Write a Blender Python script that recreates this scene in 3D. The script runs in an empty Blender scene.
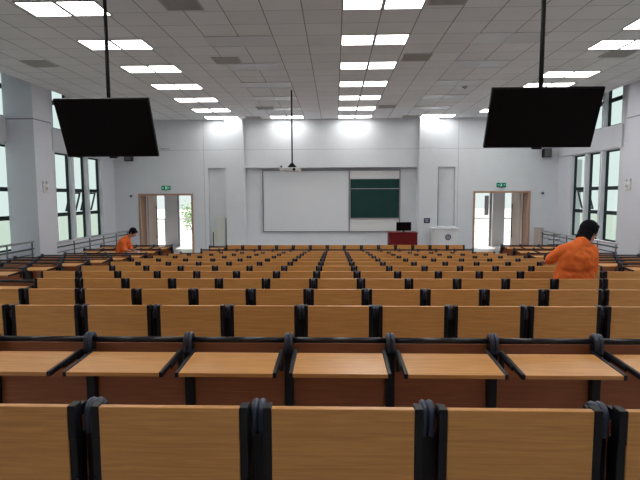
import bpy, bmesh, math, random
from mathutils import Vector, Matrix
random.seed(7)
PI = math.pi
col = bpy.context.scene.collection
# World frame: the camera stands at the origin; X right, Y towards the front wall, Z up (metres).

# ------------------------------------------------------------------ materials
def new_mat(name, base, rough=.6, spec=.5, metal=0.0):
    m = bpy.data.materials.new(name); m.use_nodes = True
    b = m.node_tree.nodes['Principled BSDF']
    b.inputs['Base Color'].default_value = (*base, 1); b.inputs['Roughness'].default_value = rough
    b.inputs['Metallic'].default_value = metal; b.inputs['Specular IOR Level'].default_value = spec
    return m
def N(m, t, **kw):
    n = m.node_tree.nodes.new(t)
    for k, v in kw.items(): setattr(n, k, v)
    return n
def L(m, a, b): m.node_tree.links.new(a, b)
def bsdf(m): return m.node_tree.nodes['Principled BSDF']
def noisy(name, base, rough=.6, scale=20, amt=.12, stretch=(1, 1, 1), bump=0, metal=0.0, spec=.5):
    m = new_mat(name, base, rough, spec, metal)
    tc = N(m, 'ShaderNodeTexCoord'); mp = N(m, 'ShaderNodeMapping'); mp.inputs['Scale'].default_value = stretch
    nz = N(m, 'ShaderNodeTexNoise'); nz.inputs['Scale'].default_value = scale; nz.inputs['Detail'].default_value = 5
    L(m, tc.outputs['Object'], mp.inputs[0]); L(m, mp.outputs[0], nz.inputs['Vector'])
    r = N(m, 'ShaderNodeMix', data_type='RGBA')
    r.inputs[6].default_value = (*[c*(1-amt) for c in base], 1); r.inputs[7].default_value = (*[min(1, c*(1+amt)) for c in base], 1)
    L(m, nz.outputs['Fac'], r.inputs[0]); L(m, r.outputs[2], bsdf(m).inputs['Base Color'])
    if bump:
        bp = N(m, 'ShaderNodeBump'); bp.inputs['Strength'].default_value = bump
        L(m, nz.outputs['Fac'], bp.inputs['Height']); L(m, bp.outputs[0], bsdf(m).inputs['Normal'])
    return m
def wood(name, dark, light, rough=.4, spec=.5, coat=0):
    m = new_mat(name, light, rough, spec)
    tc = N(m, 'ShaderNodeTexCoord'); oi = N(m, 'ShaderNodeObjectInfo')
    ad = N(m, 'ShaderNodeVectorMath', operation='ADD')
    sc = N(m, 'ShaderNodeMath', operation='MULTIPLY'); sc.inputs[1].default_value = 37.0
    cb = N(m, 'ShaderNodeCombineXYZ')
    L(m, oi.outputs['Random'], sc.inputs[0])
    for k in range(3): L(m, sc.outputs[0], cb.inputs[k])
    L(m, tc.outputs['Object'], ad.inputs[0]); L(m, cb.outputs[0], ad.inputs[1])
    mp = N(m, 'ShaderNodeMapping'); mp.inputs['Scale'].default_value = (3, 45, 70)
    L(m, ad.outputs[0], mp.inputs[0])
    nz = N(m, 'ShaderNodeTexNoise'); nz.inputs['Scale'].default_value = 1.4; nz.inputs['Detail'].default_value = 6
    nz.inputs['Distortion'].default_value = .6
    L(m, mp.outputs[0], nz.inputs['Vector'])
    r = N(m, 'ShaderNodeValToRGB'); r.color_ramp.elements[0].position = .3; r.color_ramp.elements[1].position = .7
    r.color_ramp.elements[0].color = (*dark, 1); r.color_ramp.elements[1].color = (*light, 1)
    L(m, nz.outputs['Fac'], r.inputs[0]); L(m, r.outputs[0], bsdf(m).inputs['Base Color'])
    return m
def emit(name, c, s):
    m = bpy.data.materials.new(name); m.use_nodes = True
    nt = m.node_tree; nt.nodes.remove(nt.nodes['Principled BSDF'])
    e = nt.nodes.new('ShaderNodeEmission'); e.inputs[0].default_value = (*c, 1); e.inputs[1].default_value = s
    nt.links.new(e.outputs[0], nt.nodes['Material Output'].inputs[0]); return m
def glass_mat(name, tint, gl=.06):
    m = bpy.data.materials.new(name); m.use_nodes = True
    nt = m.node_tree; nt.nodes.remove(nt.nodes['Principled BSDF'])
    t = nt.nodes.new('ShaderNodeBsdfTransparent'); t.inputs[0].default_value = (*tint, 1)
    g = nt.nodes.new('ShaderNodeBsdfGlossy'); g.inputs['Roughness'].default_value = .03
    x = nt.nodes.new('ShaderNodeMixShader'); x.inputs[0].default_value = gl
    nt.links.new(t.outputs[0], x.inputs[1]); nt.links.new(g.outputs[0], x.inputs[2])
    nt.links.new(x.outputs[0], nt.nodes['Material Output'].inputs[0]); return m
def lined(name, base, lines, linecol, rough=.8, mode='abs', per=None):
    """plaster with thin panel joints; lines = [(axis, coordinate)], per = [(axis, phase, period, width)]"""
    m = new_mat(name, base, rough, .3)
    tc = N(m, 'ShaderNodeTexCoord'); sx = N(m, 'ShaderNodeSeparateXYZ'); L(m, tc.outputs['Object'], sx.inputs[0])
    tot = None
    def addm(o):
        nonlocal tot
        if tot is None: tot = o; return
        a = N(m, 'ShaderNodeMath', operation='MAXIMUM'); L(m, tot, a.inputs[0]); L(m, o, a.inputs[1]); tot = a.outputs[0]
    for ax, c, w in lines:
        s = N(m, 'ShaderNodeMath', operation='COMPARE'); s.inputs[1].default_value = c; s.inputs[2].default_value = w
        L(m, sx.outputs[ax], s.inputs[0]); addm(s.outputs[0])
    fl = []
    for ax, ph, pr, w in (per or []):
        a = N(m, 'ShaderNodeMath', operation='SUBTRACT'); a.inputs[1].default_value = ph; L(m, sx.outputs[ax], a.inputs[0])
        d = N(m, 'ShaderNodeMath', operation='DIVIDE'); d.inputs[1].default_value = pr; L(m, a.outputs[0], d.inputs[0])
        f = N(m, 'ShaderNodeMath', operation='FLOOR'); L(m, d.outputs[0], f.inputs[0]); fl.append(f.outputs[0])
        g = N(m, 'ShaderNodeMath', operation='PINGPONG'); g.inputs[1].default_value = .5; L(m, d.outputs[0], g.inputs[0])
        s = N(m, 'ShaderNodeMath', operation='LESS_THAN'); s.inputs[1].default_value = w/pr; L(m, g.outputs[0], s.inputs[0]); addm(s.outputs[0])
    nz = N(m, 'ShaderNodeTexNoise'); nz.inputs['Scale'].default_value = 3; L(m, tc.outputs['Object'], nz.inputs['Vector'])
    v = N(m, 'ShaderNodeMix', data_type='RGBA'); v.inputs[6].default_value = (*[c*.96 for c in base], 1); v.inputs[7].default_value = (*[c*1.03 for c in base], 1)
    L(m, nz.outputs['Fac'], v.inputs[0]); cur = v.outputs[2]
    if fl:
        cb = N(m, 'ShaderNodeCombineXYZ'); L(m, fl[0], cb.inputs[0]); L(m, fl[1], cb.inputs[1])
        wn = N(m, 'ShaderNodeTexWhiteNoise'); L(m, cb.outputs[0], wn.inputs['Vector'])
        v2 = N(m, 'ShaderNodeMix', data_type='RGBA', blend_type='MULTIPLY'); v2.inputs[0].default_value = 1
        rr = N(m, 'ShaderNodeMapRange'); rr.inputs[3].default_value = .93; rr.inputs[4].default_value = 1.0
        L(m, wn.outputs['Value'], rr.inputs[0])
        cc = N(m, 'ShaderNodeCombineColor')
        for k in range(3): L(m, rr.outputs[0], cc.inputs[k])
        L(m, cur, v2.inputs[6]); L(m, cc.outputs[0], v2.inputs[7]); cur = v2.outputs[2]
    if tot is not None:
        x = N(m, 'ShaderNodeMix', data_type='RGBA'); x.inputs[7].default_value = (*linecol, 1)
        L(m, tot, x.inputs[0]); L(m, cur, x.inputs[6]); cur = x.outputs[2]
    L(m, cur, bsdf(m).inputs['Base Color']); return m

M = {}
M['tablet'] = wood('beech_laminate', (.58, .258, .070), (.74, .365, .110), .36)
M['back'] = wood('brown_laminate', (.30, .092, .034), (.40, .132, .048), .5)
M['black'] = noisy('black_plastic', (.007, .006, .009), .42, 60, .3, spec=.3)
M['rail'] = noisy('black_painted_steel', (.008, .008, .012), .3, 40, .2)
M['cap'] = noisy('slate_blue_plastic', (.045, .055, .09), .36, 50, .2)
M['bolt'] = new_mat('zinc_bolt', (.6, .6, .6), .3, .5, 1)
M['wall'] = lined('side_wall_plaster', (.68, .70, .755), [], (.4, .41, .44))
M['wallf'] = lined('front_wall_plaster', (.70, .735, .775), [(0, -4.86, .012), (0, 4.5, .012), (2, 1.69, .010)], (.5, .52, .56))
M['pier'] = lined('pier_plaster', (.66, .68, .75), [(2, 1.93, .014)], (.2, .2, .24))
M['ceil'] = lined('ceiling_tiles', (.84, .85, .88), [], (.22, .22, .23), .85, per=[(0, .11, .6, .0075), (1, 17.74, .588, .0045)])
M['floor'] = noisy('grey_vinyl_floor', (.44, .42, .40), .4, 9, .15)
M['stage'] = noisy('pale_terrazzo', (.62, .60, .62), .3, 14, .1)
M['corr'] = noisy('corridor_terrazzo', (.75, .72, .74), .25, 10, .06)
M['lamp'] = emit('led_panel', (1.0, .985, .96), 9.0)
M['unlit'] = noisy('opal_diffuser', (.60, .61, .64), .35, 3, .03)
M['lframe'] = noisy('white_fixture_frame', (.62, .62, .63), .4, 20, .05)
M['vent'] = noisy('grey_vent_metal', (.42, .41, .41), .5, 20, .15)
M['ventd'] = noisy('vent_duct_dark', (.12, .12, .12), .8, 20, .15)
M['frame'] = noisy('dark_green_grey_aluminium', (.014, .022, .030), .5, 30, .15, spec=.25)
M['glass'] = glass_mat('window_glass', (.95, .99, .98), .03)
M['dframe'] = wood('door_frame_wood', (.36, .21, .14), (.45, .28, .19), .5)
M['dleaf'] = wood('door_leaf_wood', (.58, .45, .38), (.66, .53, .45), .5)
M['steel'] = noisy('brushed_steel', (.55, .56, .58), .3, 80, .1, metal=.85)
M['dsteel'] = noisy('dark_rail_steel', (.11, .12, .13), .35, 80, .1, metal=.5)
M['screen'] = noisy('black_tv_screen', (.0045, .0022, .003), .3, 5, .2, spec=.10)
M['bezel'] = noisy('black_bezel', (.006, .005, .006), .5, 50, .2, spec=.2)
M['pole'] = noisy('black_pole', (.008, .008, .010), .5, 50, .2, spec=.25)
M['white'] = noisy('white_plastic', (.72, .73, .74), .35, 20, .04)
M['lens'] = noisy('lens_dark', (.02, .02, .03), .1, 20, .1)
M['wb'] = noisy('whiteboard_face', (.72, .755, .79), .22, 2, .02)
M['bframe'] = noisy('grey_board_frame', (.24, .25, .27), .4, 30, .1, metal=.3)
M['gb'] = noisy('green_chalkboard', (.010, .046, .043), .7, 4, .22, spec=.2)
M['podium'] = wood('red_brown_podium', (.14, .009, .011), (.19, .014, .016), .5, .2)
M['white2'] = noisy('white_lectern_paint', (.74, .76, .78), .3, 9, .03)
M['navy'] = noisy('navy_print', (.012, .02, .09), .4, 20, .1)
M['green'] = emit('exit_sign_green', (.0, .065, .035), 1.0)
M['signw'] = emit('exit_sign_white', (.36, .66, .50), 1.0)
M['lean'] = noisy('cream_board', (.60, .62, .58), .5, 5, .06, stretch=(8, 8, .6))
M['cardboard'] = noisy('beige_board', (.52, .42, .37), .6, 6, .1)
M['orange'] = noisy('orange_cotton', (.95, .19, .045), .85, 9, .16, bump=.35, spec=.1)
M['skin'] = noisy('skin', (.46, .22, .15), .5, 12, .1)
M['hair'] = noisy('black_hair', (.006, .005, .007), .7, 60, .5, stretch=(1, 1, .15), bump=.3, spec=.12)
M['trouser'] = noisy('dark_navy_cloth', (.018, .022, .04), .8, 20, .2)
M['shoe'] = noisy('black_shoe', (.02, .02, .02), .5, 20, .2)
M['eye'] = noisy('eye_dark', (.02, .012, .01), .2, 20, .2)
M['eyew'] = noisy('eye_white', (.8, .78, .76), .3, 20, .02)
M['lip'] = noisy('lips', (.45, .13, .11), .5, 20, .1)
M['rag'] = noisy('white_rag', (.8, .8, .8), .9, 30, .06, bump=.4)
M['leaf'] = noisy('leaf_green', (.30, .46, .20), .6, 8, .4)
M['bark'] = noisy('bark', (.12, .08, .05), .8, 20, .3)
M['ground'] = noisy('pale_paving', (.62, .63, .61), .7, 3, .08)
M['grass'] = noisy('pale_dry_lawn', (.20, .23, .20), .9, 2, .15)
M['corrwall'] = noisy('corridor_plaster', (.66, .64, .65), .7, 3, .03)
M['kickg'] = noisy('grey_box_paint', (.36, .36, .38), .5, 10, .1)

# ------------------------------------------------------------------ mesh helpers
class MB:
    def __init__(s): s.v = []; s.f = []; s.sm = []; s.mi = []; s.cur = 0
    def add(s, vs, fs, smooth=False):
        o = len(s.v); s.v += [tuple(v) for v in vs]
        for f in fs: s.f.append([o+i for i in f]); s.sm.append(smooth); s.mi.append(s.cur)
        return s
    def box(s, x0, x1, y0, y1, z0, z1, mat=None, b=0.0):
        if x1 < x0: x0, x1 = x1, x0
        if y1 < y0: y0, y1 = y1, y0
        if z1 < z0: z0, z1 = z1, z0
        if b > 0:
            bm = bmesh.new(); bmesh.ops.create_cube(bm, size=1)
            for v in bm.verts: v.co = Vector(((x0+x1)/2+v.co.x*(x1-x0), (y0+y1)/2+v.co.y*(y1-y0), (z0+z1)/2+v.co.z*(z1-z0)))
            bmesh.ops.bevel(bm, geom=bm.edges[:], offset=b, segments=2, affect='EDGES', profile=.5)
            bm.verts.index_update(); vs = [v.co.copy() for v in bm.verts]; fs = [[v.index for v in f.verts] for f in bm.faces]; bm.free()
        else:
            vs = [Vector((x, y, z)) for x in (x0, x1) for y in (y0, y1) for z in (z0, z1)]
            fs = [(0, 1, 3, 2), (4, 6, 7, 5), (0, 4, 5, 1), (2, 3, 7, 6), (0, 2, 6, 4), (1, 5, 7, 3)]
        if mat is not None: vs = [mat @ v for v in vs]
        return s.add(vs, fs)
    def tube(s, pts, rad, seg=10, up=None, cap=True, smooth=True, closed=False):
        """pts centre line; rad float / list of floats / list of (ra, rb)"""
        pts = [Vector(p) for p in pts]; n = len(pts); rs = rad if isinstance(rad, (list, tuple)) else [rad]*n
        vs = []; prev = None
        for i, p in enumerate(pts):
            if closed: t = pts[(i+1) % n]-pts[i-1]
            else: t = pts[min(i+1, n-1)]-pts[max(i-1, 0)]
            t.normalize()
            if up is not None: a = Vector(up)-t*Vector(up).dot(t)
            elif prev is None:
                a = Vector((0, 0, 1)) if abs(t.z) < .9 else Vector((1, 0, 0)); a = a-t*a.dot(t)
            else: a = prev-t*prev.dot(t)
            a.normalize(); prev = a; b = t.cross(a)
            ra, rb = rs[i] if isinstance(rs[i], (list, tuple)) else (rs[i], rs[i])
            for k in range(seg):
                th = 2*PI*k/seg; vs.append(p+a*math.cos(th)*ra+b*math.sin(th)*rb)
        fs = [[i*seg+k, i*seg+(k+1) % seg, (i+1)*seg+(k+1) % seg, (i+1)*seg+k] for i in range(n-1) for k in range(seg)]
        if closed: fs += [[(n-1)*seg+k, (n-1)*seg+(k+1) % seg, (k+1) % seg, k] for k in range(seg)]
        s.add(vs, fs, smooth)
        if cap and not closed:
            o = len(s.v)-n*seg
            s.f.append([o+k for k in range(seg)][::-1]); s.sm.append(False); s.mi.append(s.cur)
            s.f.append([o+(n-1)*seg+k for k in range(seg)]); s.sm.append(False); s.mi.append(s.cur)
        return s
    def ball(s, c, r, seg=14, rings=9, mat=None):
        rx, ry, rz = r if isinstance(r, (list, tuple)) else (r, r, r)
        c = Vector(c); vs = [Vector((0, 0, rz))]
        for i in range(1, rings):
            ph = PI*i/rings
            for k in range(seg):
                th = 2*PI*k/seg; vs.append(Vector((rx*math.sin(ph)*math.cos(th), ry*math.sin(ph)*math.sin(th), rz*math.cos(ph))))
        vs.append(Vector((0, 0, -rz)))
        if mat is not None: vs = [mat @ v for v in vs]
        vs = [v+c for v in vs]
        fs = [[0, 1+k, 1+(k+1) % seg] for k in range(seg)]
        for i in range(rings-2):
            fs += [[1+i*seg+k, 1+(i+1)*seg+k, 1+(i+1)*seg+(k+1) % seg, 1+i*seg+(k+1) % seg] for k in range(seg)]
        l = len(vs)-1; o = 1+(rings-2)*seg
        fs += [[l, o+(k+1) % seg, o+k] for k in range(seg)]
        return s.add(vs, fs, True)
    def prism(s, poly, y0, y1, axis='y'):
        """poly in the two other axes, extruded along axis"""
        n = len(poly)
        def P(a, b, t): return {'y': (a, t, b), 'x': (t, a, b), 'z': (a, b, t)}[axis]
        vs = [P(a, b, y0) for a, b in poly]+[P(a, b, y1) for a, b in poly]
        fs = [list(range(n))[::-1], list(range(n, 2*n))]+[[i, (i+1) % n, n+(i+1) % n, n+i] for i in range(n)]
        return s.add(vs, fs)
    def build(s, name, mats, parent=None, loc=None):
        me = bpy.data.meshes.new(name); me.from_pydata(s.v, [], s.f)
        for m in (mats if isinstance(mats, (list, tuple)) else [mats]): me.materials.append(m)
        for p, sm, mi in zip(me.polygons, s.sm, s.mi): p.use_smooth = sm; p.material_index = mi
        me.update()
        bm = bmesh.new(); bm.from_mesh(me); bmesh.ops.recalc_face_normals(bm, faces=bm.faces[:]); bm.to_mesh(me); bm.free()
        o = bpy.data.objects.new(name, me); col.objects.link(o)
        if parent is not None: o.parent = parent
        if loc is not None: o.location = loc
        return o
def tag(o, label=None, cat=None, group=None, kind=None):
    if label: o['label'] = label
    if cat: o['category'] = cat
    if group: o['group'] = group
    if kind: o['kind'] = kind
    return o
def empty(name, loc=(0, 0, 0), rz=0):
    o = bpy.data.objects.new(name, None); o.empty_display_size = .1; col.objects.link(o)
    o.location = loc; o.rotation_euler = (0, 0, rz); return o
def copy_tree(o, parent=None):
    kids = [c for c in KIDS.get(o.name, [])]
    c = o.copy(); col.objects.link(c)
    if parent is not None: c.parent = parent
    for ch in kids: copy_tree(ch, c)
    return c
KIDS = {}
def index_kids():
    KIDS.clear()
    for ob in col.objects:
        if ob.parent: KIDS.setdefault(ob.parent.name, []).append(ob)
def struct(name, mb, m, parent=None):
    o = mb.build(name, m, parent)
    if parent is None: o['kind'] = 'structure'
    return o

# ------------------------------------------------------------------ camera
FPX, YAW, PIT, ROL = 495.0, 0.0305728, 0.0896090, -0.0038117
Fv = Vector((-math.sin(YAW)*math.cos(PIT), math.cos(YAW)*math.cos(PIT), -math.sin(PIT)))
R0 = Vector((math.cos(YAW), math.sin(YAW), 0)); U0 = R0.cross(Fv)
Rv = math.cos(ROL)*R0+math.sin(ROL)*U0; Uv = math.cos(ROL)*U0-math.sin(ROL)*R0
cd = bpy.data.cameras.new('camera'); cam = bpy.data.objects.new('camera', cd); col.objects.link(cam)
cd.sensor_fit = 'HORIZONTAL'; cd.sensor_width = 36; cd.lens = FPX/640*36; cd.clip_start = .05; cd.clip_end = 300
mw = Matrix.Identity(4)
for i in range(3): mw[i][0] = Rv[i]; mw[i][1] = Uv[i]; mw[i][2] = -Fv[i]
cam.matrix_world = mw
bpy.context.scene.camera = cam
def px(x, y, z):
    p = Vector((x, y, z)); d = p.dot(Fv)
    return 320+FPX*p.dot(Rv)/d, 240-FPX*p.dot(Uv)/d

# ------------------------------------------------------------------ seat rows geometry
PITCH = .55; SOFF = -.4576
def row_y(n): return 1.492 if n == 1 else (3.583+(n-3)*1.0325 if n <= 12 else (14.90, 15.92)[n-13])
def row_top(n): return -(.5915+.0733*n) if n <= 12 else (-1.595, -1.597)[n-13]
SEAT_H = .90
def row_floor(n): return row_top(n)-SEAT_H
def wing_y(n): return 3.583+(n-3)*1.0325
def wing_floor(n): return row_floor(min(n, 12))
CEIL = 2.79; ZST = -2.2; XL, XR = -8.25, 8.1; CL, CR = -7.5, 7.45; YB = 18.4; YREAR = -2.6

# ------------------------------------------------------------------ room shell
mb = MB()
zb = -2.9
y_prev = YREAR
for n in range(1, 13):                       # stepped seating floor, dropping towards the front
    y1 = row_y(n)+.88 if n < 12 else 14.05
    mb.box(-5.0 if n >= 12 else XL, 5.0 if n >= 12 else XR, y_prev, y1, zb, row_floor(n)); 
    y_prev = y1
y11 = row_y(11)+.88
mb.box(XL, -5.0, y11, 16.9, zb, row_floor(12)); mb.box(5.0, XR, y11, 16.9, zb, row_floor(12))
mb.box(-5.0, 5.0, 14.05, 16.9, zb, row_floor(14))
struct('floor', mb, M['floor'])
struct('trim_1', MB().box(XL, XR, 16.9, 18.3, zb, ZST, b=.01).box(XL, XR, 18.3, 18.9, zb, ZST), M['stage'])   # teaching platform

mb = MB().box(CL, CR, YREAR, 18.42, CEIL, CEIL+.05)
struct('ceiling', mb, M['ceil'])
struct('light_stop_slab', MB().box(XL-.4, XR+.4, YREAR-.3, 19.0, 3.45, 3.6), M['kickg']).name = 'ceiling'  # unseen slab added above the ceiling to keep daylight from leaking in

WT = .2
WIN = [(14.50, 15.42), (15.55, 16.36), (16.48, 17.40)]
NEAR = [(9.35, 10.22), (10.35, 11.22), (11.45, 12.62)]
REAR = [(3.9, 4.77), (4.9, 5.77), (5.9, 6.77)]
LZ0, LZ1, UZ0, UZ1 = -1.40, 1.31, 2.0, 3.2
def side_wall(name, X, s):
    """s=-1 left wall, +1 right wall; window holes left open between boxes"""
    a, b = (X-WT, X) if s < 0 else (X, X+WT)
    mb = MB(); ys = []
    allw = sorted(REAR+NEAR+WIN)
    y = YREAR-.3
    for w0, w1 in allw:
        mb.box(a, b, y, w0, -2.95, 3.45)
        mb.box(a, b, w0, w1, -2.95, LZ0); mb.box(a, b, w0, w1, LZ1, UZ0); mb.box(a, b, w0, w1, UZ1, 3.45)
        y = w1
    mb.box(a, b, y, 18.9, -2.95, 3.45)
    # shallow upper band over the lower windows
    q = -s
    for y0, y1 in ((14.35, 18.4), (9.1, 12.3), (3.6, 6.9)):
        mb.box(X, X+q*.05, y0, y1, LZ1+.03, UZ0-.03)
    return struct(name, mb, M['wall'])
side_wall('wall_left', XL, -1); side_wall('wall_right', XR, 1)
for nm, xa, xb in (('wall_left_pier', XL, CL), ('wall_right_pier', XR, CR)):
    for ya in (12.3, 6.9, 1.5):
        struct(nm[:nm.rindex('_')], MB().box(xa, xb, ya, ya+.78, -2.6, 3.45), M['pier'])
struct('wall_back', MB().box(XL-.3, XR+.3, YREAR-.3, YREAR, -2.95, 3.45), M['wall'])

DL = (-7.36, -5.30, .09); DR = (5.07, 7.14, .14)
mb = MB()
Y0, Y1 = YB, 18.9
mb.box(XL, DL[0], Y0, Y1, ZST, 3.45); mb.box(DL[0], DL[1], Y0, Y1, DL[2], 3.45); mb.box(DL[1], -4.71, Y0, Y1, ZST, 3.45)
mb.box(-4.71, -4.0, Y0, Y1, 1.03, 3.45); mb.box(-4.71, -4.0, 18.54, Y1, ZST, 1.03)
mb.box(-4.0, -3.35, 18.15, Y1, ZST, 3.45)
mb.box(-3.35, 3.05, Y0, Y1, 1.03, 3.45); mb.box(-3.35, 3.05, 18.65, Y1, ZST, 1.03)
mb.box(3.05, 3.72, 18.15, Y1, ZST, 3.45)
mb.box(3.72, 4.40, Y0, Y1, 1.03, 3.45); mb.box(3.72, 4.40, 18.50, Y1, ZST, 1.03)
mb.box(4.40, DR[0], Y0, Y1, ZST, 3.45); mb.box(DR[0], DR[1], Y0, Y1, DR[2], 3.45); mb.box(DR[1], XR, Y0, Y1, ZST, 3.45)
struct('wall_front', mb, M['wallf'])
struct('niche_strip', MB().box(3.725, 3.79, 18.36, 18.5, ZST, 1.03), M['bframe'])  # thin dark grey strip along the left edge of the right niche

# windows: three tall strips and three short ones above in each bay
wi = 0
def window(X, s, w0, w1, z0, z1, trs, sash):
    global wi
    wi += 1
    e = empty('window_%d' % wi, (0, 0, 0)); e['kind'] = 'structure'
    a, b = (X-.185, X-.12) if s < 0 else (X+.12, X+.185)
    t = .045; f = MB()
    f.box(a, b, w0, w0+t, z0, z1).box(a, b, w1-t, w1, z0, z1).box(a, b, w0+t, w1-t, z0, z0+t).box(a, b, w0+t, w1-t, z1-t, z1)
    for z in trs: f.box(a, b, w0+t, w1-t, z-.055, z+.055)
    f.build('window_frame', M['frame'], e)
    xm = (a+b)/2
    MB().box(xm-.006, xm+.006, w0+.02, w1-.03, z0+.02, z1-.02).build('pane', M['glass'], e)
    if sash:                                        # awning sash pushed open outwards
        za, zb2 = trs[1]+.055, trs[0]-.055
        sb = MB(); o = s*.30
        R = Matrix.Translation((xm+s*.05, 0, zb2)) @ Matrix.Rotation(-s*.27, 4, 'Y')
        h = zb2-za; u0, u1 = w0+.06, w1-.1
        for bx in ((-.02, .02, u0, u0+.05, -h, 0), (-.02, .02, u1-.05, u1, -h, 0), (-.02, .02, u0, u1, -h, -h+.05), (-.02, .02, u0, u1, -.05, 0)):
            sb.box(*bx, mat=R)
        sb.build('sash', M['frame'], e)
for X, s in ((XL, -1), (XR, 1)):
    for bay in (REAR, NEAR, WIN):
        for i, (w0, w1) in enumerate(bay):
            op = bay is WIN and ((s < 0 and i in (1, 2)) or (s > 0 and i == 2))
            window(X, s, w0, w1, LZ0, LZ1, (.19, -.55), op)
            window(X, s, w0, w1, UZ0, UZ1, (2.78,), False)

# ------------------------------------------------------------------ doors, corridor and outdoors
def doorway(idx, d, s):
    e = empty('door_%d' % idx, (0, 0, 0)); e['kind'] = 'structure'
    f = MB(); x0, x1, zt = d; t = .07
    f.box(x0, x0+t, YB-.03, 18.93, ZST, zt).box(x1-t, x1, YB-.03, 18.93, ZST, zt).box(x0+t, x1-t, YB-.03, 18.93, zt-t, zt)
    f.build('door_frame', M['dframe'], e)
    # leaf swung fully open into the corridor on the outer side
    xo = x0+t if s < 0 else x1-t
    a, b = (xo+.05, xo+.10) if s < 0 else (xo-.10, xo-.05)
    lf = MB().box(a, b, 18.94, 19.86, ZST+.02, zt-t, b=.006).build('door_leaf', M['dleaf'], e)
    c, q = (b, 1) if s < 0 else (a, -1)
    MB().tube([(c+q*.05, 19.62, -1.7), (c+q*.05, 19.62, -.35)], .017).tube([(c, 19.62, -1.6), (c+q*.05, 19.62, -1.6)], .01).tube([(c, 19.62, -.45), (c+q*.05, 19.62, -.45)], .01).build('handle', M['dsteel'], lf)
    return e
doorway(1, DL, -1); doorway(2, DR, 1)
YC = 21.6
struct('floor_corridor', MB().box(-9, 9, 18.9, YC+.25, zb, ZST), M['corr'])
struct('ceiling_corridor', MB().box(-9, 9, 18.9, YC+.6, 1.1, 1.3), M['corrwall'])
mb = MB()
P = [(-9, -8.1), (-7.49, -6.95), (-6.1, -4.6), (-3.9, 3.9), (4.6, 5.7), (6.80, 7.31), (8.0, 9)]
for a, b in P: mb.box(a, b, YC, YC+.25, ZST, 1.1)
mb.box(-9, 9, YC, YC+.25, .35, 1.1)
struct('wall_corridor', mb, M['corrwall'])
struct('wall_corridor_end', MB().box(-9.2, -9, 18.9, YC+.25, ZST, 1.3).box(9, 9.2, 18.9, YC+.25, ZST, 1.3), M['corrwall'])
for (a, b), lab in (((-8.1, -7.49), 'white railing in the narrow corridor opening behind the left doorway'),
                    ((-6.95, -6.1), 'white railing with a plant behind it through the left doorway'),
                    ((5.7, 6.80), 'white railing in the wide corridor opening behind the right doorway'),
                    ((7.31, 8.0), 'white railing in the narrow corridor opening behind the right doorway')):
    r = empty('railing', ((a+b)/2, YC+.12, ZST)); h = (b-a)/2
    MB().tube([(-h, 0, 1.19), (h, 0, 1.19)], .03).build('top_rail', M['white'], r)
    g = MB()
    for z in (.25, .62, 1.02): g.tube([(-h, 0, z), (h, 0, z)], .012)
    g.build('lower_rail', M['steel'], r)
    MB().tube([(h-.05, 0, 0), (h-.05, 0, 1.19)], .022).build('post', M['white'], r)
    tag(r, lab, 'railing', 'corridor railings')
# full-height slender posts of the corridor glazing
for x, lab in ((-6.88, 'tall slim white glazing post seen through the left doorway'), (6.68, 'tall slim white glazing post seen through the right doorway')):
    e = empty('glazing_post', (x, YC-.06, ZST))
    MB().box(-.05, -.015, -.03, .03, 0, 3.3).box(.03, .065, -.03, .03, 0, 3.3).build('post', M['white'], e)
    MB().box(-.015, .03, -.02, .02, 0, 3.3).build('seal', M['bframe'], e)
    tag(e, lab, 'post', 'corridor glazing posts')
nb = empty('notice_board', (6.52, YC-.02, -.45))
MB().box(-.09, .09, -.03, 0, -.42, .42, b=.006).build('panel', M['vent'], nb)
tag(nb, 'narrow grey wall box beside the corridor opening behind the right doorway', 'wall box')
struct('ground', MB().prism([(-10.5, YC+.25), (10.5, YC+.25), (46, 110), (-46, 110)], -3.2, -3.0, 'z'), M['ground'])
gl = MB().box(-60, XL-.3, -20, YC+.25, -3.6, -3.5); gl.box(XR+.3, 60, -20, YC+.25, -3.6, -3.5); gl.box(-60, 60, YC+.25, 110, -3.6, -3.5)
struct('ground_side', gl, M['grass'])
# a bushy young tree outside the left doorway
t = empty('tree', (-7.35, 25.2, -3.0))
random.seed(3)
MB().tube([(0, 0, 0), (.05, 0, .9), (0, .05, 1.7)], [.06, .05, .03]).tube([(.03, 0, 1.0), (.3, 0, 1.8)], .02).tube([(.03, 0, 1.1), (-.25, .1, 1.9)], .02).build('trunk', M['bark'], t)
lm = MB()
for i in range(420):
    r = random.random()**.5; th = random.uniform(0, 2*PI); ph = random.uniform(-1, 1)
    c = Vector((.55*r*math.cos(th)*math.sqrt(1-ph*ph*.8), .5*r*math.sin(th), 2.0+.9*ph*r))
    a = Vector((random.uniform(-1, 1), random.uniform(-1, 1), random.uniform(-.6, 1))).normalized()*.09
    b2 = a.cross(Vector((random.uniform(-1, 1), random.uniform(-1, 1), random.uniform(-1, 1)))).normalized()*.035
    lm.add([c-a, c+b2, c+a, c-b2], [(0, 1, 2, 3)])
lm.build('foliage', M['leaf'], t)
tag(t, 'small green leafy tree outdoors seen through the left doorway', 'tree')

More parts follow.
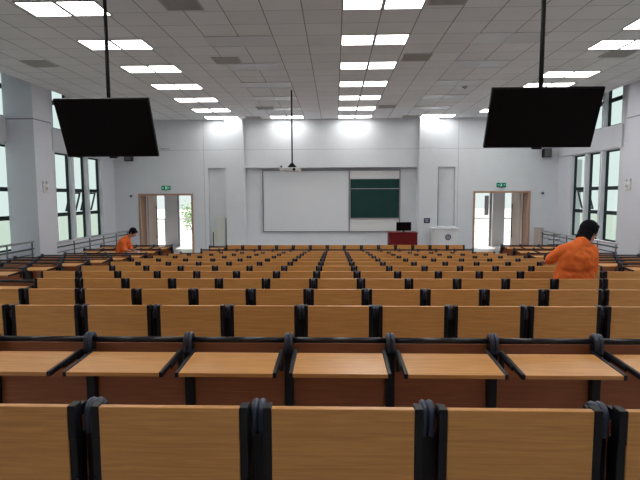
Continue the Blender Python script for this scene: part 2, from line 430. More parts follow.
# ------------------------------------------------------------------ ceiling fixtures
def make_light(lit):
    e = empty('ceiling_light')
    f = MB(); w, d, t = 1.2, .588, .022
    f.box(0, w, 0, t, -.012, 0).box(0, w, d-t, d, -.012, 0).box(0, t, t, d-t, -.012, 0).box(w-t, w, t, d-t, -.012, 0).box(w/2-.028, w/2+.028, t, d-t, -.016, 0)
    f.build('frame', M['vent'] if lit else M['unlit'], e)
    for k in (0, 1):
        MB().box(t+k*(w/2-.3*t), w/2-t*.7+k*(w/2-.3*t), t, d-t, -.008, -.001).build('diffuser', M['lamp'] if lit else M['unlit'], e)
    return e
lightA = make_light(True); lightB = make_light(False); index_kids()
ORD = ['first', 'second', 'third', 'fourth', 'fifth', 'sixth', 'seventh', 'eighth', 'ninth', 'tenth', 'eleventh', 'twelfth', 'thirteenth', 'fourteenth', 'fifteenth']
used = set()
def put_light(proto, x, y, lab, grp):
    o = proto if proto.name not in used else copy_tree(proto)
    used.add(proto.name)
    o.location = (x, y, CEIL-.0005); tag(o, lab, 'ceiling light', grp)
LY = [17.74-1.7645*k for k in range(7)]
LY[0] = 17.62
LR = [16.6, 15.3, 14.1, 12.85, 11.68, 9.40, 8.23]
for nm, x, ys in (('left', -4.63, [v+.09 for v in LY[1:]]+[LY[0]]), ('middle', .11, LY), ('right', 4.84, LR)):
    for k, y in enumerate(sorted(ys, reverse=True)):
        w = {0: 'closest to the front wall', 6: 'closest to the camera'}.get(k, '%s from the front wall' % ORD[k])
        put_light(lightA, x, y, 'bright twin ceiling panel in the %s lit column, %s' % (nm, w), 'lit ceiling panels')
for nm, x in (('left', -4.63), ('middle', .11), ('right', 4.84)):      # unseen rows added to brighten the near seats, repeating the columns' pattern
    for k in (7, 8, 9, 10):
        put_light(lightA, x, 17.74-1.7645*k, 'added unseen lit twin ceiling panel overhead behind the %s column, %s' % (nm, ('nearest the photo edge', 'second from the photo edge', 'middle one', 'second from the rear wall', 'rearmost')[k-7]), 'lit ceiling panels')
put_light(lightA, -2.31, LY[0], 'bright twin ceiling panel by the front wall, left of the middle column', 'lit ceiling panels')
put_light(lightA, 3.03, LY[0], 'bright twin ceiling panel by the front wall, above the right wall column', 'lit ceiling panels')
for nm, x in (('left', -2.31), ('right', 2.34)):
    for k, y in enumerate(LY[1:6]):
        w = 'front-most' if k == 0 else ('rearmost' if k == 4 else '%s from the front' % ORD[k])
        put_light(lightB, x+(.15 if x > 0 else 0), y, 'unlit twin panel, column %s of the middle lights, %s' % (nm, w), 'unlit ceiling panels')
def make_vent():
    e = empty('ceiling_vent'); w, d = .56, .5
    MB().box(0, w, 0, .03, -.014, 0).box(0, w, d-.03, d, -.014, 0).box(0, .03, .03, d-.03, -.014, 0).box(w-.03, w, .03, d-.03, -.014, 0).build('frame', M['vent'], e)
    MB().box(.03, w-.03, .03, d-.03, -.003, 0).build('duct', M['ventd'], e)
    s = MB()
    for k in range(9):
        R = Matrix.Translation((0, .06+k*.0475, -.008)) @ Matrix.Rotation(-.45, 4, 'X')
        s.box(.03, w-.03, -.016, .016, -.0015, .0015, mat=R)
    s.build('louvre', M['vent'], e)
    return e
vent = make_vent(); index_kids()
for i, (x, y, lab) in enumerate([(-2.52, 7.16, 'square grey ceiling vent nearest the camera, left of the middle lights'),
        (-6.50, 10.28, 'grey ceiling vent above the left windows, outside the left lights'),
        (-2.50, 10.20, 'grey ceiling vent between the left and middle light columns, halfway forward'),
        (-2.50, 15.80, 'grey ceiling vent left of the middle lights, near the front wall'),
        (-3.20, 17.75, 'grey ceiling vent against the front wall, left of the projector pole'),
        (1.38, 10.15, 'grey ceiling vent just right of the middle lights, halfway forward'),
        (1.36, 15.75, 'grey ceiling vent just right of the middle lights, near the front wall'),
        (2.40, 17.75, 'grey ceiling vent against the front wall beside the right wall column'),
        (5.35, 10.05, 'grey ceiling vent among the right light column above the television'),
        (1.35, 7.10, 'grey ceiling vent at the top edge of the photo, right of the middle lights')]):
    o = vent if i == 0 else copy_tree(vent)
    o.location = (x, y, CEIL-.0005); tag(o, lab, 'vent', 'square ceiling vents')
e = empty('smoke_detector', (3.36, 13.2, CEIL))
MB().tube([(0, 0, 0), (0, 0, -.03), (0, 0, -.045)], [.07, .065, .04], 18).build('housing', M['vent'], e)
MB().tube([(0, 0, -.045), (0, 0, -.06)], .015, 10).build('sensor', M['ventd'], e)
tag(e, 'small dark round smoke detector on the ceiling right of the middle lights', 'smoke detector')

# ------------------------------------------------------------------ televisions
def television(xc, yt, yb, zt, zb, hw, polex, poley, lab, labs):
    e = empty('television', (xc, (yt+yb)/2, (zt+zb)/2))
    ang = math.atan2(yb-yt, zt-zb); h = math.hypot(yb-yt, zt-zb)/2
    R = Matrix.Rotation(ang, 4, 'X')
    MB().box(-hw, hw, .006, .05, -h, h, mat=R, b=.006).build('housing', M['bezel'], e)
    MB().box(-hw+.012, hw-.012, 0, .008, -h+.018, h-.012, mat=R).build('screen', M['screen'], e)
    MB().box(-.05, .05, .0, .04, -h-.016, -h, mat=R).build('logo_bar', M['bezel'], e)
    b = MB().box(-.2, .2, .05, .075, -h*.55, h*.55, mat=R)
    b.box(-.03, .03, .05, .16, -.05, .05)
    b.build('bracket', M['pole'], e)
    tp = CEIL-(zt+zb)/2
    MB().tube([(polex-xc, .16, -.15), (polex-xc, .16, tp)], .024, 12).build('pole', M['pole'], e)
    MB().tube([(polex-xc, .16, tp-.02), (polex-xc, .16, tp)], .07, 16).build('ceiling_plate', M['pole'], e)
    tag(e, lab, 'television', 'hanging televisions'); return e
television(-2.92, 6.2, 6.5, 1.21, .515, .605, -2.95, 6.5, 'wide black television hanging on a ceiling pole at the left', None)
television(2.17, 5.2, 5.45, 1.08, .50, .568, 2.20, 5.4, 'wide black television hanging on a ceiling pole at the right', None)

# projector on pole
e = empty('projector', (-1.15, 13.4, .70))
MB().box(-.20, .22, -.16, .16, -.06, .05, b=.02).build('body', M['white'], e)
MB().tube([(.06, -.18, -.005), (.06, -.155, -.005)], .042, 16).build('lens', M['lens'], e)
MB().tube([(0, 0, .16), (0, 0, CEIL-.70)], .02, 12).build('pole', M['pole'], e)
MB().prism([(-.13, .05), (.13, .05), (.03, .17), (-.03, .17)], -.05, .05).build('mount', M['pole'], e)
MB().box(-.34, -.24, -.05, .07, -.03, .12, b=.01).box(-.26, -.18, -.01, .03, .0, .03).build('receiver_box', M['white'], e)
MB().tube([(-.29, -.07, .08), (-.29, -.04, .08)], .022, 12).build('receiver_eye', M['lens'], e)
g = MB()
for k in range(6): g.box(-.17+k*.03, -.155+k*.03, -.163, -.158, -.045, .03)
g.build('grille', M['vent'], e)
tag(e, 'white projector hanging on a thin black pole in front of the whiteboard', 'projector')

# ------------------------------------------------------------------ front wall equipment
e = empty('writing_board', (0, 18.6, 0))
x0, x1, z0, z1, xs = -2.72, 2.43, -1.37, .965, .53
f = MB(); t = .05
f.box(x0, x1, -.03, .05, z1-t, z1).box(x0, x1, -.03, .05, z0, z0+t*.7).box(x0, x0+t*.8, -.03, .05, z0, z1).box(x1-t*.8, x1, -.03, .05, z0, z1).box(xs-.025, xs+.025, -.035, .05, z0, z1)
f.build('frame', M['bframe'], e)
MB().box(x0+.03, xs-.02, .0, .03, z0+.03, z1-.04).build('whiteboard', M['wb'], e)
MB().box(xs+.02, x1-.03, .0, .03, .62, z1-.04).build('upper_panel', M['white'], e)
MB().box(xs+.02, x1-.03, .0, .03, z0+.03, -.86).build('lower_panel', M['white'], e)
c = MB().box(xs+.05, x1-.05, -.02, .02, .26, .60).box(xs+.05, x1-.05, -.014, .02, -.84, .235).build('chalkboard', M['gb'], e)
MB().box(xs+.05, x1-.05, -.03, .02, .235, .255).box(xs+.04, x1-.04, -.035, .02, -.875, -.84).box(xs+.03, x1-.03, -.03, .02, .6, .63).build('chalkboard_edge', M['steel'], c)
tag(e, 'long wall board, white writing surface left and green chalkboard right', 'writing board')

e = empty('podium', (2.33, 17.2, ZST))
MB().box(-.48, .48, -.28, .28, .03, .90, b=.008).build('cabinet', M['podium'], e)
MB().box(-.50, .50, -.30, .30, .90, .93, b=.006).build('top', M['podium'], e)
MB().box(-.44, .44, -.24, .24, 0, .03).build('plinth', M['bezel'], e)
g = MB().box(-.003, .003, -.284, -.28, .08, .86); g.build('door_joint', M['bezel'], e)
tag(e, 'dark red wooden teaching podium under the chalkboard', 'podium')
e = empty('computer_monitor', (2.37, 17.15, ZST+.93))
MB().box(-.255, .255, -.02, .02, .045, .345, b=.006).build('housing', M['bezel'], e)
MB().box(-.24, .24, -.024, -.019, .06, .333).build('screen', M['screen'], e)
MB().box(-.03, .03, .0, .03, .01, .1).build('neck', M['bezel'], e)
MB().tube([(0, .02, 0), (0, .02, .012)], [(.09, .12), (.09, .12)], 18, up=(0, 1, 0)).build('base', M['bezel'], e)
tag(e, 'black computer monitor standing on the red podium', 'monitor')

e = empty('lectern', (3.88, 17.75, ZST))
MB().prism([(-.40, 0), (.40, 0), (.44, 1.0), (-.44, 1.0)], -.25, .2).build('body', M['white2'], e)
MB().box(-.47, .47, -.3, .24, 1.0, 1.05, b=.01).box(-.47, .47, .18, .24, 1.05, 1.09, b=.01).build('top', M['white2'], e)
# round blue emblem: ring with a small swoosh and dot inside
eb = MB().tube([(.10+.085*math.cos(a), -.262, .72+.085*math.sin(a)) for a in [2*PI*k/28 for k in range(28)]], [(.008, .017)]*28, 8, up=(0, 1, 0), closed=True)
eb.tube([(.065, -.264, .70), (.09, -.264, .735), (.135, -.264, .755)], [(.006, .010)]*3, 8, up=(0, 1, 0)).ball((.115, -.262, .70), (.018, .006, .018), 10, 6)
eb.build('emblem', M['navy'], e)
tag(e, 'white lectern with a round blue emblem by the right wall column', 'lectern')
e = empty('paper_stack', (3.78, 17.72, ZST+1.051))
for k in range(3): MB().box(-.15, .15, -.10, .10, k*.012, k*.012+.010, mat=Matrix.Rotation(.15*k, 4, 'Z')).build('sheet', M['white'], e)
tag(e, 'small white paper stack on top of the white lectern', 'paper')

# blue notice plate on the right wall column
e = empty('wall_sign', (3.345, 18.148, -.925))
MB().box(-.11, .11, -.012, 0, -.09, .09, b=.004).build('plate', M['navy'], e)
s = MB()
for z, w in ((.035, .06), (.0, .05), (-.03, .06)):
    x = -w
    while x < w: s.box(x, x+.014, -.014, -.011, z-.008, z+.008); x += .02
s.build('lettering', M['white'], e)
tag(e, 'small navy sign with pale lettering on the right wall column', 'sign')

# exit signs: running man walking through a door
def exit_sign(x, z, lab, flip):
    e = empty('exit_sign', (x, YB, z))
    MB().box(-.17, .17, -.035, 0, -.075, .075, b=.008).build('housing', M['green'], e)
    s = MB(); q = -1 if flip else 1
    def B(a, b, c, d): s.box(q*a, q*b, -.038, -.034, c, d)
    B(-.02, .05, .045, .052); B(.043, .05, -.05, .045); B(-.02, -.013, .02, .045)
    s.ball((q*.0, -.037, .03), (.011, .003, .011), 8, 6)
    def T(*p): s.tube([(q*a, -.037, b) for a, b in p], [(.004, .008)]*len(p), 6, up=(0, 1, 0))
    T((.0, .015), (.005, -.012)); T((.005, -.012), (.022, -.024), (.018, -.05)); T((.005, -.012), (-.012, -.028), (-.03, -.035)); T((.0, .012), (.02, .004)); T((.0, .012), (-.018, .0))
    s.build('pictogram', M['signw'], e)
    s = MB(); B(-.116, -.07, -.006, .006); s.prism([(q*-.15, 0), (q*-.115, .022), (q*-.115, -.022)], -.038, -.034); s.build('arrow', M['signw'], e)
    s = MB()
    for k in range(4): B(.075+k*.02, .088+k*.02, -.012, .012)
    s.build('lettering', M['signw'], e)
    MB().box(-.012, .012, -.02, 0, -.12, -.075).build('indicator', M['ventd'], e)
    tag(e, lab, 'exit sign', 'green exit signs')
exit_sign(-6.30, .305, 'green running-man exit sign above the left doorway', False)
exit_sign(6.07, .36, 'green running-man exit sign above the right doorway', True)

# wall speakers, sensors
for x, z, lab in ((7.62, 1.5, 'black box loudspeaker high on the front wall below the right television'), (-7.62, 1.45, 'black box loudspeaker high on the front wall below the left television')):
    e = empty('wall_speaker', (x, YB, z))
    MB().box(-.14, .14, -.24, -.04, -.16, .15, b=.012).build('cabinet', M['bezel'], e)
    MB().box(-.12, .12, -.245, -.238, -.14, .13).build('grille', M['ventd'], e)
    MB().box(-.03, .03, -.04, 0, -.05, .05).build('bracket', M['pole'], e)
    tag(e, lab, 'speaker', 'front wall speakers')
e = empty('wall_bracket', (-6.3, YB, 1.74))
MB().tube([(-.14, -.06, 0), (.14, -.06, .0)], .016).build('arm', M['vent'], e)
MB().box(.10, .16, -.06, 0, -.02, .02).build('base', M['vent'], e)
tag(e, 'thin grey wall bracket right of the left television', 'bracket')
for x, z, lab, w in ((-7.62, .01, 'tiny black security camera on the wall left of the left doorway', 0), (7.56, .06, 'tiny dark security camera with white bracket right of the right doorway', 1)):
    e = empty('security_camera', (x, YB, z))
    MB().tube([(0, -.03, 0), (0, -.10, -.01)], .035, 12).build('body', M['bezel'], e)
    MB().box(-.10 if w else -.02, .02, -.03, 0, -.02, .04).build('mount', M['white'] if w else M['bezel'], e)
    tag(e, lab, 'security camera', 'wall security cameras')
for x, y, sgn, lab in ((CL, 12.68, 1, 'small white alarm device on the left window pier'), (CR, 12.9, -1, 'small white alarm device on the right window pier')):
    e = empty('alarm_device', (x-sgn*.004, y, .26))
    MB().box(0, sgn*.03, -.13, .13, -.16, .05, b=.01).build('housing', M['white'], e)
    MB().tube([(sgn*.03, 0, -.05), (sgn*.045, 0, -.05)], .07, 18).build('sounder', M['lframe'], e)
    MB().tube([(sgn*.045, 0, -.05), (sgn*.05, 0, -.05)], .022, 12).build('strobe', M['ventd'], e)
    MB().box(0, sgn*.04, .03, .11, .07, .14, b=.006).box(0, sgn*.04, -.13, -.05, .07, .14, b=.006).build('button_box', M['lframe'], e)
    tag(e, lab, 'alarm', 'wall alarm devices')

# folded cream board leaning in the left niche
e = empty('folding_screen', (-4.3, 18.36, ZST))
R = Matrix.Rotation(-.05, 4, 'X')
MB().box(-.12, .20, -.05, -.01, 0, 1.42, mat=R, b=.006).build('panel', M['lean'], e)
MB().box(-.30, -.13, .0, .04, 0, 1.0, mat=R, b=.006).build('panel', M['lean'], e)
MB().box(.20, .26, -.03, .01, 0, 1.38, mat=R, b=.006).build('panel', M['bframe'], e)
tag(e, 'pale folded boards leaning in the niche left of the whiteboard', 'board')

# metal handrails along the windows
def handrail(X, y0, y1, zs, fl, posts, lab, mats):
    e = empty('handrail', (X, y0, fl)); n = max(2, posts)
    nm = ['top_rail', 'middle_rail', 'lower_rail']
    for (za, r), name, m in zip(zs, nm, mats):
        MB().tube([(0, 0, za-fl), (0, y1-y0, za-fl)], r, 10).build(name, M[m], e)
    for k in range(n):
        y = .06+(y1-y0-.12)*k/(n-1)
        MB().tube([(0, y, 0), (0, y, zs[0][0]-fl)], .02, 10).build('post', M['dsteel'], e)
    tag(e, lab, 'handrail', 'handrails along the windows')
zf = row_floor(12)
handrail(-7.6, 13.15, 17.9, [(-1.265, .026), (-1.385, .022), (-1.53, .014)], zf, 6, 'steel handrail along the left windows behind the front seats', ('steel', 'dsteel', 'dsteel'))
handrail(-7.6, 9.2, 12.2, [(-1.13, .026), (-1.31, .022), (-1.45, .014)], row_floor(10), 4, 'short steel handrail at the photo\'s left edge before the pier', ('steel', 'dsteel', 'dsteel'))
handrail(7.4, 13.15, 17.9, [(-1.29, .028), (-1.39, .024), (-1.53, .014)], zf, 6, 'steel handrail along the right windows beside the standing person', ('steel', 'dsteel', 'dsteel'))
e = empty('leaning_board', (7.34, 18.02, ZST))
MB().box(-.16, .16, -.02, .02, 0, 1.0, mat=Matrix.Rotation(-.06, 4, 'X') @ Matrix.Rotation(.02, 4, 'Y'), b=.006).build('panel', M['cardboard'], e)
MB().box(-.17, .17, -.03, .03, .98, 1.02, mat=Matrix.Rotation(-.06, 4, 'X') @ Matrix.Rotation(.02, 4, 'Y')).build('edge', M['kickg'], e)
tag(e, 'beige upright board at the far end of the right handrail', 'board')
e = empty('folded_frame', (7.72, 17.6, ZST))
g = MB()
for z in (.45, .62, .79): g.tube([(-.22, 0, z), (.22, 0, z)], .018)
g.build('bar', M['dsteel'], e)
for x in (-.22, .22): MB().tube([(x, 0, 0), (x, 0, .86)], .02).build('leg', M['steel'], e)
tag(e, 'low grey metal rack behind the right handrail near the beige board', 'rack')

# thin dark pole standing at the row end
e = empty('mop_pole', (-4.12, 16.6, row_floor(14)))
MB().tube([(0, 0, .05), (0, 0, 1.28)], .016, 10).build('handle', M['pole'], e)
MB().box(-.12, .12, -.05, .05, 0, .05, b=.01).build('head', M['pole'], e)
tag(e, 'thin dark pole standing upright left of the front row', 'pole')

# ------------------------------------------------------------------ lecture seats
TH = .024
def stanchion_mb(x, end=0):
    m = MB()
    m.box(x-.024, x+.024, .062, .105, .012, .85, b=.004)
    m.box(x-.024, x+.024, .0, .24, 0, .014, b=.003)
    m.prism([(.10, .36), (.30, .40), (.30, .44), (.10, .52)], x-.014, x+.014, 'x')
    if end: m.prism([(.05, .62), (.10, .12), (.22, .0), (.30, .0), (.24, .40), (.24, .66), (.16, .80), (.07, .84)], x-.012, x+.012, 'x')
    return m
def cap_mb(x):
    m = MB(); cz, cy = .853, .085
    for dx in (-.0115, .0115):
        pts = []
        for k in range(13):
            a = math.radians(-60+250*k/12)
            pts.append((x+dx, cy+.032*math.cos(a), cz+.031*math.sin(a)))
        pts.append((x+dx, cy-.032, cz-.06))
        m.tube(pts, [(.0122, .012)]*len(pts), 8, up=(1, 0, 0))
    return m
def make_seat(folded, end=None):
    e = empty('lecture_seat')
    H = PITCH/2
    # backrest board
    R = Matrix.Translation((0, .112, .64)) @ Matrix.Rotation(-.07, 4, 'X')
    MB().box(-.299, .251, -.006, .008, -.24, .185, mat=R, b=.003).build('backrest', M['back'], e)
    # folded-up seat pan in front of the backrest
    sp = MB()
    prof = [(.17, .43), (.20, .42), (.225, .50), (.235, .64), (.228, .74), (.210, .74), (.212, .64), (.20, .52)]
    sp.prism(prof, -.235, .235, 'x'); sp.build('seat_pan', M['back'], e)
    MB().tube([(-H-.024, .085, .853), (H+(.024 if end == 'R' else -.024), .085, .853)], .0165, 12).build('top_rail', M['rail'], e)
    MB().tube([(-H-.024, .14, .43), (H+(.024 if end == 'R' else -.024), .14, .43)], .02, 8).build('seat_bar', M['rail'], e)
    xs = [-H]
    if end == 'R': xs = [-H, H]
    for x in xs:
        st = stanchion_mb(x, end=(end == 'L' and x < 0) or (end == 'R' and x > 0)).build('stanchion', M['black'], e)
        cap_mb(x).build('arch_cap', M['cap'], st)
    if folded:
        tb = MB().box(-.2240, .2240, 0, TH, .615, .90, b=.003).build('writing_tablet', M['tablet'], e)
        for s in (-1, 1):
            m = MB(); a, b = .2245, .2505
            m.box(s*a, s*b, -.001, .045, .79, .902, b=.003)
            m.box(s*a, s*b, .003, .0615, .58, .80, b=.003)
            m.box(s*(b-.016), s*b, .022, .064, .69, .77, b=.002)
            m.box(s*(a+.006), s*(b-.006), .03, .085, .86, .885)
            m.ball((s*(b-.006), .002, .665), .006, 8, 6)
            m.build('tablet_bracket', M['black'], tb)
    else:
        tilt = math.atan2(.014, .275)
        R = Matrix.Translation((0, .013, .806)) @ Matrix.Rotation(tilt, 4, 'X')
        tb = MB().box(-.2265, .2265, -.275, 0, -.020, 0, mat=R, b=.0022).build('writing_tablet', M['tablet'], e)
        for s in (-1, 1):
            m = MB(); a, b = .2275, .245
            m.box(s*a, s*b, -.275, .045, -.024, .002, mat=R, b=.003)
            m.box(s*(b-.001), s*(b+.0055), -.16, .06, -.03, -.006, mat=R, b=.002)
            m.box(s*(a+.002), s*(H-.025), .022, .058, .70, .80, b=.002)
            m.build('tablet_bracket', M['black'], tb)
    return e
protos = {}
for fd in (True, False):
    for en in (None, 'L', 'R'): protos[(fd, en)] = make_seat(fd, en)
index_kids()
taken = set()
def place_seat(fd, en, x, y, z, lab, grp):
    p = protos[(fd, en)]
    o = copy_tree(p) if p.name in taken else p
    taken.add(p.name)
    o.location = (x, y, z); tag(o, lab, 'lecture seat', grp); return o
for n in range(1, 15):
    Y, Z = row_y(n), row_floor(n); r = 0
    for k in range(-7, 8):
        xc = (SOFF+k+.5)*PITCH
        lx = px(xc+.24, Y, Z+.9)[0]; rx = px(xc-.24, Y, Z+.9)[0]
        if lx < 2 or rx > 638: continue
        r += 1
        down = n == 2 or n == 13 or (k == -7 and n in (5, 12, 14))
        en = 'L' if k == -7 else ('R' if k == 7 else None)
        if n == 1: rw = 'nearest row'
        elif n == 14: rw = 'frontmost row below the board'
        else: rw = '%s row from the camera' % ORD[n-1]
        lab = 'centre-block lecture seat, tablet %s, %s from left in the %s' % ('lowered' if down else 'folded up', ORD[r-1], rw)
        place_seat(not down, en, xc, Y, Z, lab, 'lecture seats of the centre block')
for side in (-1, 1):
    for n in range(6, 15):
        Y, Z = wing_y(n), wing_floor(n); cnt = 4
        for k in range(cnt):
            xc = side*(5.03+(k+.5)*PITCH)
            p1, p2 = px(xc-.26, Y, Z+.85)[0], px(xc+.26, Y, Z+.85)[0]
            if max(p1, p2) < 3 or min(p1, p2) > 637: continue
            en = None
            if side < 0: en = 'R' if k == 0 else ('L' if k == cnt-1 else None)
            else: en = 'L' if k == 0 else ('R' if k == cnt-1 else None)
            rw = 'front row' if n == 14 else '%s row from the front' % ORD[14-n]
            sd = 'left' if side < 0 else 'right'
            lab = '%s-block lecture seat, tablet lowered, %s from the aisle in the %s' % (sd, ORD[k], rw)
            place_seat(False, en, xc, Y, Z, lab, 'lecture seats of the %s block' % sd)
for p in protos.values():
    if p.name not in taken:
        for ch in KIDS.get(p.name, []):
            for g in KIDS.get(ch.name, []): bpy.data.objects.remove(g)
            bpy.data.objects.remove(ch)
        bpy.data.objects.remove(p)

# ------------------------------------------------------------------ people
def solid(o, vox, sm=4):
    r = o.modifiers.new('remesh', 'REMESH'); r.mode = 'VOXEL'; r.voxel_size = vox; r.use_smooth_shade = True
    s = o.modifiers.new('smooth', 'SMOOTH'); s.factor = .5; s.iterations = sm
    return o
ctex = bpy.data.textures.new('cloth_folds', 'CLOUDS'); ctex.noise_scale = .11; ctex.noise_depth = 1
def folds(o):
    d = o.modifiers.new('folds', 'DISPLACE'); d.texture = ctex; d.strength = .045; d.mid_level = .33; d.texture_coords = 'LOCAL'
def head_parts(body, root, c, facing, down, R=.088):
    """c head centre; facing = heading angle of the face; returns matrix head->root"""
    H = Matrix.Translation(c) @ Matrix.Rotation(facing, 4, 'Z') @ Matrix.Rotation(down, 4, 'Y')   # face looks along local +X
    Rm = H.to_3x3().to_4x4()
    def W(x, y, z): return H @ Vector((x, y, z))
    body.ball(W(0, 0, .01), (.098, .077, .108), 20, 14, Rm)
    body.ball(W(.022, 0, -.055), (.068, .058, .062), 16, 10, Rm)
    body.ball(W(.062, 0, -.092), (.024, .026, .02), 12, 8, Rm)            # chin
    body.tube([W(.088, 0, .005), W(.112, 0, -.028)], [.011, .016], 10)    # nose
    for s in (-1, 1):
        body.ball(W(-.005, s*.078, -.012), (.020, .010, .030), 10, 8, Rm) # ears
        body.ball(W(.07, s*.038, -.02), (.022, .02, .02), 10, 8, Rm)      # cheeks
    e = MB(); w = MB()
    for s in (-1, 1):
        w.ball(W(.086, s*.030, .002), .0125, 10, 8); e.ball(W(.0945, s*.030, .002), .0065, 8, 6)
    w.build('eye', M['eyew'], root); e.build('pupil', M['eye'], root)
    MB().tube([W(.080, -.024, -.062), W(.090, 0, -.060), W(.080, .024, -.062)], [.003, .0065, .003], 8).build('lips', M['lip'], root)
    return H, W, Rm
def hand(mb, wrist, d, n, s, curl=.5, L=.17):
    """wrist point, d = finger direction, n = palm normal (palm side), s = thumb side sign"""
    d = Vector(d).normalized(); n = Vector(n); n = (n-d*n.dot(d)).normalized(); b = d.cross(n)*s
    w = Vector(wrist); pl = L*.5
    mb.tube([w-d*.02, w+d*pl*.45, w+d*pl], [(.014, .024), (.015, .038), (.012, .040)], 14, up=n)
    for i, (o, l) in enumerate(((.030, .42), (.010, .47), (-.010, .44), (-.030, .34))):
        p = w+d*pl*.95+b*o; pts = [p-d*.02]; a = 0; cur = p; ln = L*l
        for seg, q in enumerate((.45, .32, .25)):
            a += curl*(.4+.25*seg); dd = d*math.cos(a)+n*math.sin(a)
            pts.append(cur); cur = cur+dd*ln*q
        pts.append(cur)
        mb.tube(pts, [.0088, .0088, .008, .0075, .0065], 8)
        mb.ball(cur, .0065, 8, 6)
    p = w+d*pl*.25+b*.026
    mb.tube([p, p+(d*.55+b*.8).normalized()*.035, p+(d*.55+b*.8).normalized()*.035+(d*.9+b*.25+n*.25).normalized()*.04], [.013, .0105, .008], 8)

# --- person at the right, seen from behind
fx, fy, fz = 2.95, 6.10, row_floor(5)
root = empty('person', (fx, fy, fz))
h = lambda Z: Z-fz            # world Z to local
body = MB()
hc = (3.118-fx, .05, h(-.450))
H_, W_, Rm_ = head_parts(body, root, hc, math.radians(12), math.radians(20))
neck = (3.055-fx, -.01, h(-.58))
body.tube([(3.0-fx, -.02, h(-.68)), neck, (3.10-fx, .02, h(-.52))], [(.07, .07), .052, .05], 14)
hip = Vector((-.005, .03, .80)); chest = Vector((.01, -.02, h(-.78)))
body.tube([(0, .03, .74), (0, .03, .86), (0, .0, .98), (.01, -.01, h(-.78)), (.02, -.01, h(-.66)), (.04, -.01, h(-.61))],
          [(.10, .15), (.10, .15), (.09, .13), (.10, .165), (.09, .165), (.05, .08)], 20, up=(0, 1, 0))
shL = Vector((2.795-fx, -.01, h(-.665))); elL = Vector((2.69-fx, .12, h(-.805))); wrL = Vector((2.74-fx, .36, h(-.86)))
shR = Vector((3.125-fx, .0, h(-.675))); elR = Vector((3.175-fx, .05, h(-.93))); wrR = Vector((3.12-fx, .29, h(-.99)))
for a, b, c in ((shL, elL, wrL), (shR, elR, wrR)):
    body.tube([a, (a+b)/2, b], [.048, .042, .036], 12); body.ball(b, .037, 10, 8)
    body.tube([b, b.lerp(c, .35), c], [.036, .037, .025], 12)
hand(body, wrL, (wrL-elL), (0, .2, -1), 1, .45); hand(body, wrR, (wrR-elR), (0, .2, -1), -1, .45)
for s in (-1, 1):
    body.tube([(s*.085, .03, .80), (s*.09, .03, .46), (s*.095, .01, .10)], [.082, .055, .036], 14)
    body.tube([(s*.095, -.05, .035), (s*.10, .06, .035), (s*.105, .15, .025)], [(.03, .034), (.035, .04), (.02, .035)], 12, up=(0, 0, 1))
ob = body.build('body', M['skin'], root); solid(ob, .006, 4)
shirt = MB()
shirt.tube([(-.005, .03, .72), (-.005, .03, .82), (0, .02, .95), (0, -.005, h(-.86)), (.01, -.02, h(-.74)), (.02, -.02, h(-.655)), (.045, -.015, h(-.60)), (.075, -.0, h(-.562))],
           [(.13, .215), (.132, .232), (.128, .222), (.13, .218), (.128, .212), (.105, .185), (.078, .105), (.064, .066)], 26, up=(0, 1, 0))
for a, b, c in ((shL, elL, wrL), (shR, elR, wrR)):
    shirt.ball(a+Vector((0, 0, -.005)), (.07, .07, .062)); e1 = b.lerp(c, .12)
    shirt.tube([a, a.lerp(b, .5), b, e1], [.068, .066, .062, .060], 16)
ob = shirt.build('shirt', M['orange'], root); solid(ob, .009, 5); folds(ob)
tr = MB()
tr.tube([(0, .03, .70), (0, .03, .88)], [(.118, .18), (.115, .17)], 22, up=(0, 1, 0))
for s in (-1, 1): tr.tube([(s*.085, .03, .80), (s*.09, .03, .46), (s*.095, .01, .08)], [.098, .076, .062], 16)
ob = tr.build('trousers', M['trouser'], root); solid(ob, .010, 4)
for s in (-1, 1):
    MB().tube([(s*.095, -.07, .03), (s*.10, .05, .04), (s*.107, .17, .025)], [(.03, .036), (.042, .046), (.024, .036)], 14, up=(0, 0, 1)).build('shoe', M['shoe'], root)
hair = MB()
hair.ball(W_(-.022, 0, .030), (.112, .098, .112), 22, 14, Rm_)
hair.ball(W_(-.050, 0, -.035), (.078, .094, .095), 20, 12, Rm_)
for s in (-1, 1): hair.ball(W_(-.025, s*.070, -.03), (.034, .024, .06), 14, 10, Rm_)
hair.ball(W_(.045, 0, .082), (.048, .066, .030), 14, 10, Rm_)
random.seed(5)
for i in range(26):
    a = random.uniform(.8, 5.5); x, y = -.035-.06*abs(math.cos(a/2-1.5)), .085*math.sin(a)
    x = -.045+.066*math.cos(a) if math.cos(a) < .3 else -.02
    hair.tube([W_(x, y, -.06), W_(x*1.05, y*1.05, -.115), W_(x, y*1.02, -.142+random.uniform(0, .02))], [.014, .012, .004], 6)
ob = hair.build('hair', M['hair'], root); solid(ob, .006, 2)
tag(root, 'person in an orange shirt standing among the right seats, seen from behind', 'person')

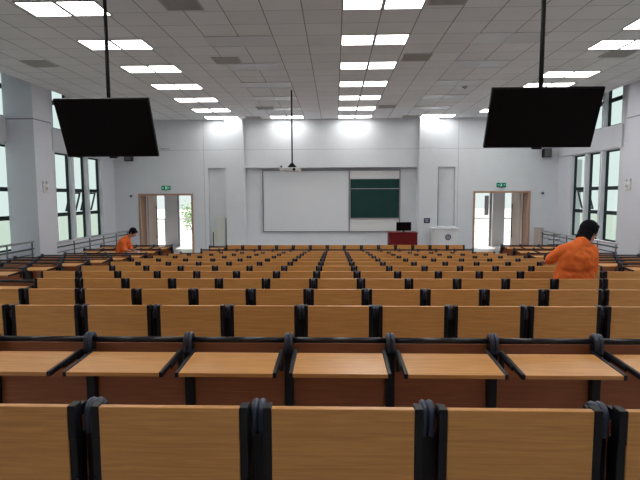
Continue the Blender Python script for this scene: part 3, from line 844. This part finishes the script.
# --- person at the left, bending over the desks
fx, fy, fz = -5.84, 13.42, row_floor(12)
root = empty('person', (fx, fy, fz)); h = lambda Z: Z-fz
body = MB()
H_, W_, Rm_ = head_parts(body, root, (-5.555-fx, 0, h(-.995)), math.radians(-8), math.radians(38))
body.tube([(-.02+.08, 0, h(-1.20)), (.15, 0, h(-1.12)), (.25, 0, h(-1.03))], [.07, .052, .05], 14)
body.tube([(-.06, 0, .72), (-.06, 0, .85), (-.03, 0, h(-1.40)), (.03, 0, h(-1.27)), (.09, 0, h(-1.18)), (.13, 0, h(-1.14))],
          [(.15, .10), (.15, .10), (.13, .095), (.16, .10), (.16, .09), (.08, .05)], 20, up=(0, 1, 0))
A = {}
for s in (-1, 1):
    sh = Vector((.06, s*.17, h(-1.215))); el = Vector((.10, s*.20, h(-1.45))); wr = Vector((.29, s*.12-.03, h(-1.50)))
    A[s] = (sh, el, wr)
    body.tube([sh, (sh+el)/2, el], [.048, .042, .036], 12); body.ball(el, .037, 10, 8)
    body.tube([el, el.lerp(wr, .35), wr], [.036, .037, .025], 12)
    hand(body, wr, (1, 0, -.12), (0, 0, -1), -s, .35)
    body.tube([(-.06, s*.085, .80), (-.03, s*.09, .44), (-.07, s*.095, .10)], [.082, .055, .036], 14)
    body.tube([(-.11, s*.095, .035), (0, s*.10, .035), (.09, s*.105, .025)], [(.03, .034), (.035, .04), (.02, .035)], 12, up=(0, 0, 1))
ob = body.build('body', M['skin'], root); solid(ob, .006, 4)
shirt = MB()
shirt.tube([(-.06, 0, .70), (-.065, 0, .80), (-.04, 0, h(-1.42)), (.02, 0, h(-1.28)), (.08, 0, h(-1.19)), (.145, 0, h(-1.115))],
           [(.205, .135), (.205, .135), (.19, .125), (.20, .125), (.17, .105), (.066, .062)], 24, up=(0, 1, 0))
for s in (-1, 1):
    sh, el, wr = A[s]
    shirt.ball(sh, (.07, .06, .062)); shirt.tube([sh, sh.lerp(el, .5), el, el.lerp(wr, .3)], [.068, .064, .058, .052], 16)
ob = shirt.build('shirt', M['orange'], root); solid(ob, .009, 5); folds(ob)
tr = MB().tube([(-.06, 0, .68), (-.06, 0, .88)], [(.18, .118), (.17, .115)], 22, up=(0, 1, 0))
for s in (-1, 1): tr.tube([(-.06, s*.085, .80), (-.03, s*.09, .44), (-.07, s*.095, .08)], [.098, .076, .062], 16)
ob = tr.build('trousers', M['trouser'], root); solid(ob, .010, 4)
for s in (-1, 1):
    MB().tube([(-.13, s*.095, .03), (-.01, s*.10, .04), (.11, s*.107, .025)], [(.03, .036), (.042, .046), (.024, .036)], 14, up=(0, 0, 1)).build('shoe', M['shoe'], root)
hair = MB()
hair.ball(W_(-.022, 0, .030), (.110, .094, .108), 22, 14, Rm_)
hair.ball(W_(-.055, 0, -.03), (.062, .085, .075), 20, 12, Rm_)
hair.ball(W_(.055, 0, .080), (.045, .066, .032), 14, 10, Rm_)
ob = hair.build('hair', M['hair'], root); solid(ob, .006, 2)
tag(root, 'person in an orange shirt bending over the left-block desks near the doorway', 'person')
rg = MB(); random.seed(2)
rg.ball((0, 0, 0), (.065, .05, .018), 16, 8).ball((.04, .02, .008), (.04, .03, .022), 12, 8).ball((-.03, -.02, .012), (.035, .03, .02), 12, 8)
ob = rg.build('cleaning_rag', M['rag'], None, (fx+.39, fy-.03, row_floor(12)+h(-1.50)-.045)); solid(ob, .006, 3)
tag(ob, 'white rag under the hand of the person bending at the left', 'cloth')

# ------------------------------------------------------------------ daylight and look
w = bpy.data.worlds.new('world'); bpy.context.scene.world = w; w.use_nodes = True
bg = w.node_tree.nodes['Background']; bg.inputs[0].default_value = (.84, .94, .92, 1); bg.inputs[1].default_value = .80
sd = bpy.data.lights.new('sun', 'SUN'); sd.energy = 6.0; sd.angle = .02; sd.color = (1, .97, .92)
so = bpy.data.objects.new('sun', sd); col.objects.link(so)
so.rotation_euler = Vector((.08, -.62, -1)).to_track_quat('-Z', 'Y').to_euler()
sc = bpy.context.scene
sc.view_settings.view_transform = 'Standard'; sc.view_settings.look = 'None'
sc.view_settings.exposure = 0.25; sc.view_settings.gamma = 1.0; sc.view_settings.use_curve_mapping = False
